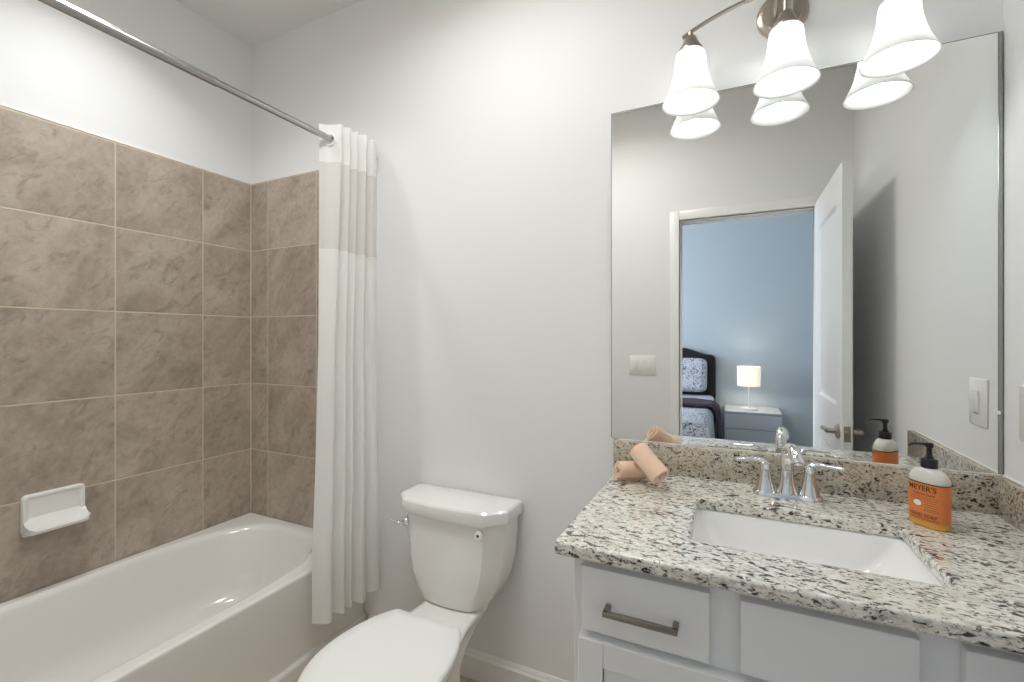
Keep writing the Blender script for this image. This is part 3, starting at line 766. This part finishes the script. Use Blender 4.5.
# ceiling fixtures: the shower downlight, then the added fill light
f = thing('shower_downlight', (-1.77, .80, CEIL), 'round recessed downlight in the ceiling over the bathtub', 'ceiling light')
bm = new(); lathe(bm, [(.070, -.012), (.095, -.006), (.097, 0), (.070, 0)], (-1.77, .80, CEIL), 40); obj('trim_ring', bm, 'trim', f)
bm = new(); lathe(bm, [(0, -.004), (.070, -.004), (.070, 0)], (-1.77, .80, CEIL), 40); obj('lens', bm, 'lens', f)
f = thing('added_ceiling_fill', (-.72, .76, CEIL), 'round fill light added in the middle of the bathroom ceiling, unseen', 'ceiling light')
bm = new(); lathe(bm, [(0, 0), (.285, 0), (.285, -.020), (.275, -.024)], (-.72, .76, CEIL), 48); obj('pan', bm, 'nickel', f)
bm = new(); lathe(bm, [(.275, -.022), (.262, -.042), (.20, -.054), (.10, -.060), (0, -.062)], (-.72, .76, CEIL), 48); obj('diffuser', bm, 'lens', f)  # glowing face of the added fill light

# ------------------------------------------------------------------ switches
def plate(name, c, u, n, w, h, gangs, label, dot=False):
    """decora wall plate centred at c, u = horizontal direction on the wall, n = outward normal"""
    c, u, n = Vector(c), Vector(u), Vector(n); z = Vector((0, 0, 1))
    th = thing(name, c, label, 'light switch')
    def ring(hw, hh, d, r): return [c + u * p.x + z * p.y + n * d for p in rrect(0, 0, hw, hh, r, 0, 4)]
    bm = new(); loft(bm, [ring(w / 2, h / 2, 0, .004), ring(w / 2, h / 2, .003, .004), ring(w / 2 - .003, h / 2 - .003, .0055, .003)]); obj('cover_plate', bm, 'plastic', th)
    for g in range(gangs):
        o = c + u * ((g - (gangs - 1) / 2) * .046)
        def rg(hw, hh, d, tilt=0): return [o + u * p.x + z * p.y + n * (d + tilt * p.y) for p in rrect(0, 0, hw, hh, .002, 0, 3)]
        bm = new(); loft(bm, [rg(.0180, .0345, .0050), rg(.0180, .0345, .0060), rg(.0172, .0337, .0062)]); fr = obj('rocker_frame', bm, 'plastic', th)
        bm = new(); loft(bm, [rg(.0155, .0320, .0050), rg(.0155, .0320, .0092, .06), rg(.0147, .0312, .0098, .06)]); obj('rocker', bm, 'plastic', th)
        if dot:
            o2 = o - z * .030
            bm = new(); loft(bm, [[o2 + u * p.x + z * p.y + n * d for p in rrect(0, 0, .011, .0012, .001, 0, 2)] for d in (.005, .0085)]); obj('indicator_slot', bm, 'dark', th)
    return th
plate('light_switch', (-.520, 0.0005, 1.131), (1, 0, 0), (0, 1, 0), .168, .122, 3, 'white triple light switch beside the doorway, reflected in the mirror')
plate('light_switch', (R - .0005, 1.402, 1.138), (0, 1, 0), (-1, 0, 0), .096, .128, 1, 'white single rocker switch on the right wall by the mirror', True)

# ------------------------------------------------------------------ rolled towels
def towel_roll(name, a, b, r, label, sag=.0):
    a, b = Vector(a), Vector(b); d = (b - a).normalized(); up0 = Vector((0, 0, 1)); sd_ = d.cross(up0).normalized(); up = sd_.cross(d).normalized()
    th = thing(name, ((a.x + b.x) / 2, (a.y + b.y) / 2, KZ1), label, 'towel')
    # spiral sheet with thickness: outer wrap plus an overlapping edge; the spiral shows at both ends
    turns = 2.4; n = 150; tk = r / 3.4; nl = 10
    bm = new(); prof = []
    for i in range(n + 1):
        q = i / n; ang = 2 * PI * turns * (1 - q) + 2.2; rr = .0065 + (r - .0065 - tk * .5) * (1 - q)
        prof.append((ang, rr))
    rows = []
    for j in range(nl + 1):
        s = j / nl; rowo, rowi = [], []
        for i, (ang, rr) in enumerate(prof):
            e = .004 * math.sin(ang * 1.0 + 3 * (i / n)) * (1 if j in (0, nl) else 0)
            for lst, o_ in ((rowo, tk * .40), (rowi, -tk * .40)):
                rad = (rr + o_) * (1 + .035 * math.sin(5 * s + ang) - (.05 if j in (0, nl) and o_ > 0 else 0))
                lst.append(a + (b - a) * s + d * (e + (rr / r) * .004 * (-1 if j == 0 else 1 if j == nl else 0) * -1) + sd_ * (rad * math.cos(ang)) + up * (rad * math.sin(ang) * .95))
        rows.append(rowo + list(reversed(rowi)))
    loft(bm, rows, False, False)
    m_ = len(prof)
    bm.verts.ensure_lookup_table(); tot = 2 * m_
    for base in (0, nl * tot):
        for i in range(m_ - 1):
            bm.faces.new((bm.verts[base + i], bm.verts[base + i + 1], bm.verts[base + tot - 2 - i], bm.verts[base + tot - 1 - i]))
    obj('rolled_cloth', bm, 'towel', th, angle=60)
    return th
towel_roll('rolled_towel', (-.307, 1.366, KZ1 + .0335), (-.224, 1.422, KZ1 + .0335), .0325, 'small peach rolled towel lying flat on the countertop')
towel_roll('rolled_towel', (-.254, 1.386, KZ1 + .100), (-.178, 1.328, KZ1 + .039), .0372, 'peach rolled towel leaning slanted over the other towel')

# ------------------------------------------------------------------ soap bottle
bxp, byp = .409, 1.357
sb = thing('soap_bottle', (bxp, byp, KZ1), 'orange-labelled hand soap pump bottle on the countertop near the wall corner', 'soap bottle')
A_, B_, NE = .0385, .0250, 2.5
nv = Vector((-.291, -.957, 0)); lv = Vector((-.957, .291, 0)); th_ = math.radians(36)
nf = (nv * math.cos(th_) + lv * math.sin(th_)).normalized(); uf = Vector((-nf.y, nf.x, 0))   # front normal and label right-hand direction
def sup(t, a, b):
    s_, c_ = math.sin(t), math.cos(t)
    return (a * math.copysign(abs(s_) ** (2 / NE), s_), b * math.copysign(abs(c_) ** (2 / NE), c_))
def bring(k, z, grow=0.0, n=72, kb=None):
    out = []
    for i in range(n):
        x, y = sup(2 * PI * i / n, A_ * k + grow, B_ * (kb or k) + grow)
        out.append(Vector((bxp, byp, KZ1 + z)) + uf * x + nf * y)
    return out
bm = new()
loft(bm, [bring(.90, 0.0003), bring(.97, .002), bring(1.0, .007), bring(1.0, .016)], True, True)
obj('soap_base', bm, 'soap', sb)['label'] = 'amber soap showing below the label'
bm = new()
loft(bm, [bring(1.0, .016), bring(1.0, .102), bring(.99, .107), bring(.955, .113), bring(.88, .1190), bring(.74, .1255, kb=.80), bring(.55, .1300, kb=.68), bring(.36, .1325, kb=.54), bring(.34, .136, kb=.52)])
obj('bottle_body', bm, 'bottle', sb, angle=50)
bm = new()
loft(bm, [bring(1.0, .0140, .0006), bring(1.0, .1010, .0006)], False, False)
lab = obj('label_wrap', bm, 'label', sb); lab['label'] = 'orange paper label'
bm = new(); loft(bm, [bring(1.0, .0990, .0010), bring(1.0, .1015, .0010)], False, False)
obj('label_border', bm, 'ink', lab)
# arc-length table round the label, from the front centre
tab = [(0, 0)]; pp = Vector((*sup(0, A_, B_), 0)); acc = 0
for i in range(1, 901):
    q = Vector((*sup(PI * i / 900, A_, B_), 0)); acc += (q - pp).length; tab.append((acc, PI * i / 900)); pp = q
def wrap(s, z, off):
    sg = 1 if s >= 0 else -1; s = abs(s)
    lo, hi = 0, 900
    while hi - lo > 1:
        mid = (lo + hi) // 2
        if tab[mid][0] < s: lo = mid
        else: hi = mid
    f = (s - tab[lo][0]) / max(1e-9, tab[hi][0] - tab[lo][0]); t_ = tab[lo][1] + f * (tab[hi][1] - tab[lo][1])
    x, y = sup(t_, A_, B_); g = math.hypot(x / A_ ** 2, y / B_ ** 2)
    return Vector((bxp, byp, KZ1 + z)) + uf * (sg * (x + off * x / A_ ** 2 / g)) + nf * (y + off * y / B_ ** 2 / g)
def text_mesh(txt, size):
    cu = bpy.data.curves.new('lettering', 'FONT'); cu.body = txt; cu.size = size; cu.align_x = 'CENTER'; cu.align_y = 'CENTER'; cu.resolution_u = 3; cu.offset = size * .018
    o = bpy.data.objects.new('lettering', cu); COL.objects.link(o)
    dg = bpy.context.evaluated_depsgraph_get(); dg.update()
    me = bpy.data.meshes.new_from_object(o.evaluated_get(dg))
    bpy.data.objects.remove(o); bpy.data.curves.remove(cu)
    return me
def label_text(txt, size, s0, z0, width=None, mat='ink', name='lettering'):
    me = text_mesh(txt, size); bm = new(); bm.from_mesh(me); bpy.data.meshes.remove(me)
    bmesh.ops.triangulate(bm, faces=bm.faces)
    for _ in range(2): bmesh.ops.subdivide_edges(bm, edges=[e for e in bm.edges if e.calc_length() > .004], cuts=1)
    xs_ = [v.co.x for v in bm.verts]; k = (width / (max(xs_) - min(xs_))) if width else 1; c = (max(xs_) + min(xs_)) / 2
    for v in bm.verts: v.co = wrap(s0 + (v.co.x - c) * k, z0 + v.co.y, .0011)
    return obj(name, bm, mat, lab)
label_text("MEYER'S", .0165, .002, .0880, .056)
label_text("MRS.", .0060, -.036, .0915, .013)
label_text('CLEAN DAY', .0062, .006, .0750, .044)
label_text('HAND SOAP', .0105, .004, .0270, .054)
# small print: rows of fine strokes, and the white oval
def patch(s0, s1, z0, z1, mat, name, n=6, off=.0010):
    bm = new(); g = [[bm.verts.new(wrap(s0 + (s1 - s0) * i / n, z, off)) for i in range(n + 1)] for z in (z0, z1)]
    for i in range(n): bm.faces.new((g[0][i], g[0][i + 1], g[1][i + 1], g[1][i]))
    return bm
bm = new()
for z in (.0680, .0630, .0580, .0530, .0480, .0430, .0390, .0200, .0185):
    s = (.008 if .036 < z < .062 else -.022)
    while s < .030:
        l_ = random.uniform(.002, .006); n = 3
        g = [[bm.verts.new(wrap(s + l_ * i / n, z + dz, .0010)) for i in range(n + 1)] for dz in (0, .0008)]
        for i in range(n): bm.faces.new((g[0][i], g[0][i + 1], g[1][i + 1], g[1][i]))
        s += l_ + .0012
obj('fine_print', bm, 'ink', lab)
def oval(rx, rz, s0, z0, off, mat, name):
    bm = new(); vs = [bm.verts.new(wrap(s0 + rx * math.cos(2 * PI * i / 36), z0 + rz * math.sin(2 * PI * i / 36), off)) for i in range(36)]
    bm.faces.new(vs); return obj(name, bm, mat, lab)
oval(.0098, .0078, -.006, .0535, .0010, 'ink', 'oval_border'); oval(.0088, .0068, -.006, .0535, .0013, 'white_ink', 'oval_badge')
bm = new(); cz_ = KZ1 + .132
prof = [(.0135, 0), (.0152, .001), (.0152, .019), (.0142, .0205), (.0110, .0215), (.0085, .022), (.0078, .026), (.0055, .0275), (.0052, .046), (.0072, .047), (.0080, .050), (.0078, .0555), (.0060, .058), (0, .0585)]
lathe(bm, prof, (bxp, byp, cz_), 36, True)
pump = obj('pump', bm, 'blackplastic', sb)
bm = new(); dsp = Vector((-.93, -.20, 0)).normalized(); o_ = Vector((bxp, byp, cz_ + .0535))
tube(bm, smooth_curve([o_ - dsp * .006, o_ + dsp * .012 + Vector((0, 0, .0012)), o_ + dsp * .030 + Vector((0, 0, .001)), o_ + dsp * .041 + Vector((0, 0, -.003))], 5), lambda q: .0052 - .0018 * q, 12, .75)
obj('spout', bm, 'blackplastic', pump)

# ------------------------------------------------------------------ the bedroom seen in the mirror
def soft_box(x0, x1, y0, y1, z0, z1, r, n=5, puff=0.0):
    bm = new(); cxx, cyy = (x0 + x1) / 2, (y0 + y1) / 2; hx_, hy_ = (x1 - x0) / 2, (y1 - y0) / 2; rings = []
    for i in range(n + 1):
        a = PI / 2 * i / n; rings.append(rrect(cxx, cyy, hx_ - r + r * math.sin(a), hy_ - r + r * math.sin(a), r * 1.2, z0 + r - r * math.cos(a), 5))
    for i in range(n + 1):
        a = PI / 2 * i / n; rings.append(rrect(cxx, cyy, hx_ - r + r * math.cos(a), hy_ - r + r * math.cos(a), r * 1.2, z1 - r + r * math.sin(a), 5))
    loft(bm, rings); return bm
BX0, BX1 = -1.68, -.155
bed = thing('bed', ((BX0 + BX1) / 2, -1.5, 0), 'bed with a curved black headboard, seen through the doorway in the mirror', 'bed')
# headboard with an ogee top
bm = new(); hcx = (BX0 + BX1) / 2; hw = (BX1 - BX0) / 2; prof = [(BX1, .12), (BX1, 1.06)]
for i in range(1, 7): a = PI / 2 * i / 6; prof.append((BX1 - .06 + .06 * math.cos(a), 1.06 + .06 * math.sin(a)))
for q in (.12, .18, .24, .30, .36): prof.append((BX1 - q, 1.12 + .075 * (lambda w: w * w * (3 - 2 * w))((q - .06) / .30)))
half = prof; prof = half + [(2 * hcx - x, z) for x, z in reversed(half)]
loft(bm, [[Vector((x, y, z)) for x, z in prof] for y in (BEDY + .012, BEDY + .075)])
obj('headboard', bm, 'headboard', bed, mods=(('BEVEL', dict(width=.012, segments=3, limit_method='ANGLE', angle_limit=math.radians(60))),))
bm = new(); box(bm, BX0 + .03, BX1 - .03, BEDY + .075, -.50, .18, .32, .01); obj('bed_frame', bm, 'headboard', bed)
for x in (BX0 + .08, BX1 - .08):
    for y in (-2.3, -.58): bm = new(); lathe(bm, [(.020, .0), (.030, .18)], (x, y, 0), 16, True, True); obj('leg', bm, 'headboard', bed)
obj('mattress', soft_box(BX0 + .02, BX1 - .012, BEDY + .08, -.50, .325, .680, .05), 'sheet', bed)
def draped(x0, x1, y0, y1, zt, zb, th, mat, name, label, cat, wav=.012, nx=60, ny=40, foot=False):
    """cloth over the mattress top hanging down both long sides"""
    path = []; rr = .055
    def add(x, z): path.append((x, z))
    m = 10
    for i in range(m): add(x0, zb + (zt - rr - zb) * i / m)
    for i in range(7): a = PI / 2 * i / 6; add(x0 + rr - rr * math.cos(a), zt - rr + rr * math.sin(a))
    for i in range(1, 24): add(x0 + rr + (x1 - x0 - 2 * rr) * i / 24, zt)
    for i in range(7): a = PI / 2 * i / 6; add(x1 - rr + rr * math.sin(a), zt - rr + rr * math.cos(a))
    for i in range(1, m + 1): add(x1, zt - rr - (zt - rr - zb) * i / m)
    bm = new(); rows = []
    for j in range(ny + 1):
        y = y0 + (y1 - y0) * j / ny; row = []
        for x, z in path:
            hang = max(0, min(1, (zt - rr - z) / (zt - rr - zb)))
            sg = 1 if x > (x0 + x1) / 2 else -1
            row.append(bm.verts.new((x + sg * hang * (.015 + wav * math.sin(y * 23 + sg)), y, z + (.006 * math.sin(x * 13 + y * 9) if hang == 0 else 0))))
        rows.append(row)
    for a, b in zip(rows[:-1], rows[1:]):
        for i in range(len(a) - 1): bm.faces.new((a[i], a[i + 1], b[i + 1], b[i]))
    if foot:
        last = rows[-1]
        for k_ in range(1, 9):
            row = [bm.verts.new((v.co.x, y1 + .018 * min(1, k_ / 3), max(zb, v.co.z - (zt - zb) * k_ / 8))) for v in last]
            for i in range(len(row) - 1):
                if row[i].co.z > zb + 1e-4 or row[i + 1].co.z > zb + 1e-4: pass
            prev = rows[-1]
            for i in range(len(row) - 1): bm.faces.new((prev[i], prev[i + 1], row[i + 1], row[i]))
            rows.append(row)
        bmesh.ops.dissolve_degenerate(bm, dist=1e-5, edges=bm.edges)
    o = obj(name, bm, mat, None, ((x0 + x1) / 2, (y0 + y1) / 2, zb), angle=70, mods=(('SOLIDIFY', dict(thickness=th, offset=1)),))
    return tag(o, label, cat)
draped(BX0 + .012, BX1 + .002, -1.44, -.485, .692, .34, .02, 'floral', 'duvet', 'pale duvet with dark floral speckles on the bed, seen in the mirror', 'duvet', foot=True)
draped(BX0 - .012, BX1 + .042, -1.44, -1.15, .722, .30, .03, 'throw', 'throw_blanket', 'dark plum throw blanket folded across the bed, seen in the mirror', 'blanket', .006)
def pillow(name, cxx, cyy, cz, w, h, d, tilt, label):
    bm = new(); rings = []; n = 14
    for j in range(-n, n + 1):
        q = j / n; k = math.sqrt(max(0, 1 - abs(q) ** 2.2)); ring = []
        for i in range(64):
            a = 2 * PI * (i + .5) / 64; c_, s_ = math.cos(a), math.sin(a); e = 9.0; m_ = (abs(c_) ** e + abs(s_) ** e) ** (-1 / e)
            f = .80 + .20 * k if abs(q) < 1 else .8
            ring.append(Vector((w / 2 * c_ * m_ * (f if k < 1 else 1), q * d / 2 * 1.0, h / 2 * s_ * m_ * (f if k < 1 else 1))))
        rings.append(ring)
    loft(bm, rings)
    mt = Matrix.Translation((cxx, cyy, cz)) @ Matrix.Rotation(tilt, 4, 'X')
    for v in bm.verts: v.co = mt @ v.co
    o = obj(name, bm, 'floral', None, (cxx, cyy, cz - h / 2), angle=70); return tag(o, label, 'pillow')
pillow('pillow', -.235 - .31, BEDY + .20, .900, .62, .37, .16, math.radians(14), 'patterned pillow propped against the black headboard, nearer the nightstand')
pillow('pillow', -1.26, BEDY + .20, .885, .62, .40, .16, math.radians(14), 'patterned pillow propped on the far half of the bed')
# nightstand
nx0, nx1, ny0, ny1, nz = -.060, .445, BEDY + .015, -2.04, .572
ns_ = thing('nightstand', ((nx0 + nx1) / 2, (ny0 + ny1) / 2, 0), 'pale nightstand with drawers beside the bed, seen in the mirror', 'nightstand')
obj('body', bx(nx0, nx1, ny0, ny1 - .02, .02, nz - .018, .002, 1), 'nightstand', ns_)
obj('top', bx(nx0, nx1, ny0, ny1, nz - .018, nz, .002, 1), 'nightstand', ns_)
for z0, z1 in ((.035, .212), (.220, .397), (.405, .549)): obj('drawer', bx(nx0 + .002, nx1 - .002, ny1 - .020, ny1 - .001, z0, z1, .002, 1), 'nightstand', ns_)
# bedside lamp
lx, ly = .164, -2.26
tl = thing('table_lamp', (lx, ly, nz), 'small lit bedside lamp with a white drum shade on the nightstand', 'table lamp')
bm = new(); lathe(bm, [(0, 0), (.090, 0), (.090, .010), (.084, .014), (.010, .018), (0, .018)], (lx, ly, nz), 40); obj('base', bm, 'lampbase', tl)
bm = new(); tube(bm, [(lx, ly, nz + .015), (lx, ly, nz + .27)], .006, 12); obj('stem', bm, 'lampbase', tl)
bm = new(); lathe(bm, [(.107, .240), (.110, .440), (.1085, .440), (.1055, .240)], (lx, ly, nz), 48)
lathe(bm, [(.107, .240), (.1055, .240)], (lx, ly, nz), 48); obj('lamp_shade', bm, 'lampshade', tl)
bm = new(); lathe(bm, [(0, .27), (.013, .27), (.028, .32), (.022, .345), (0, .355)], (lx, ly, nz), 20); obj('bulb', bm, 'bedbulb', tl)
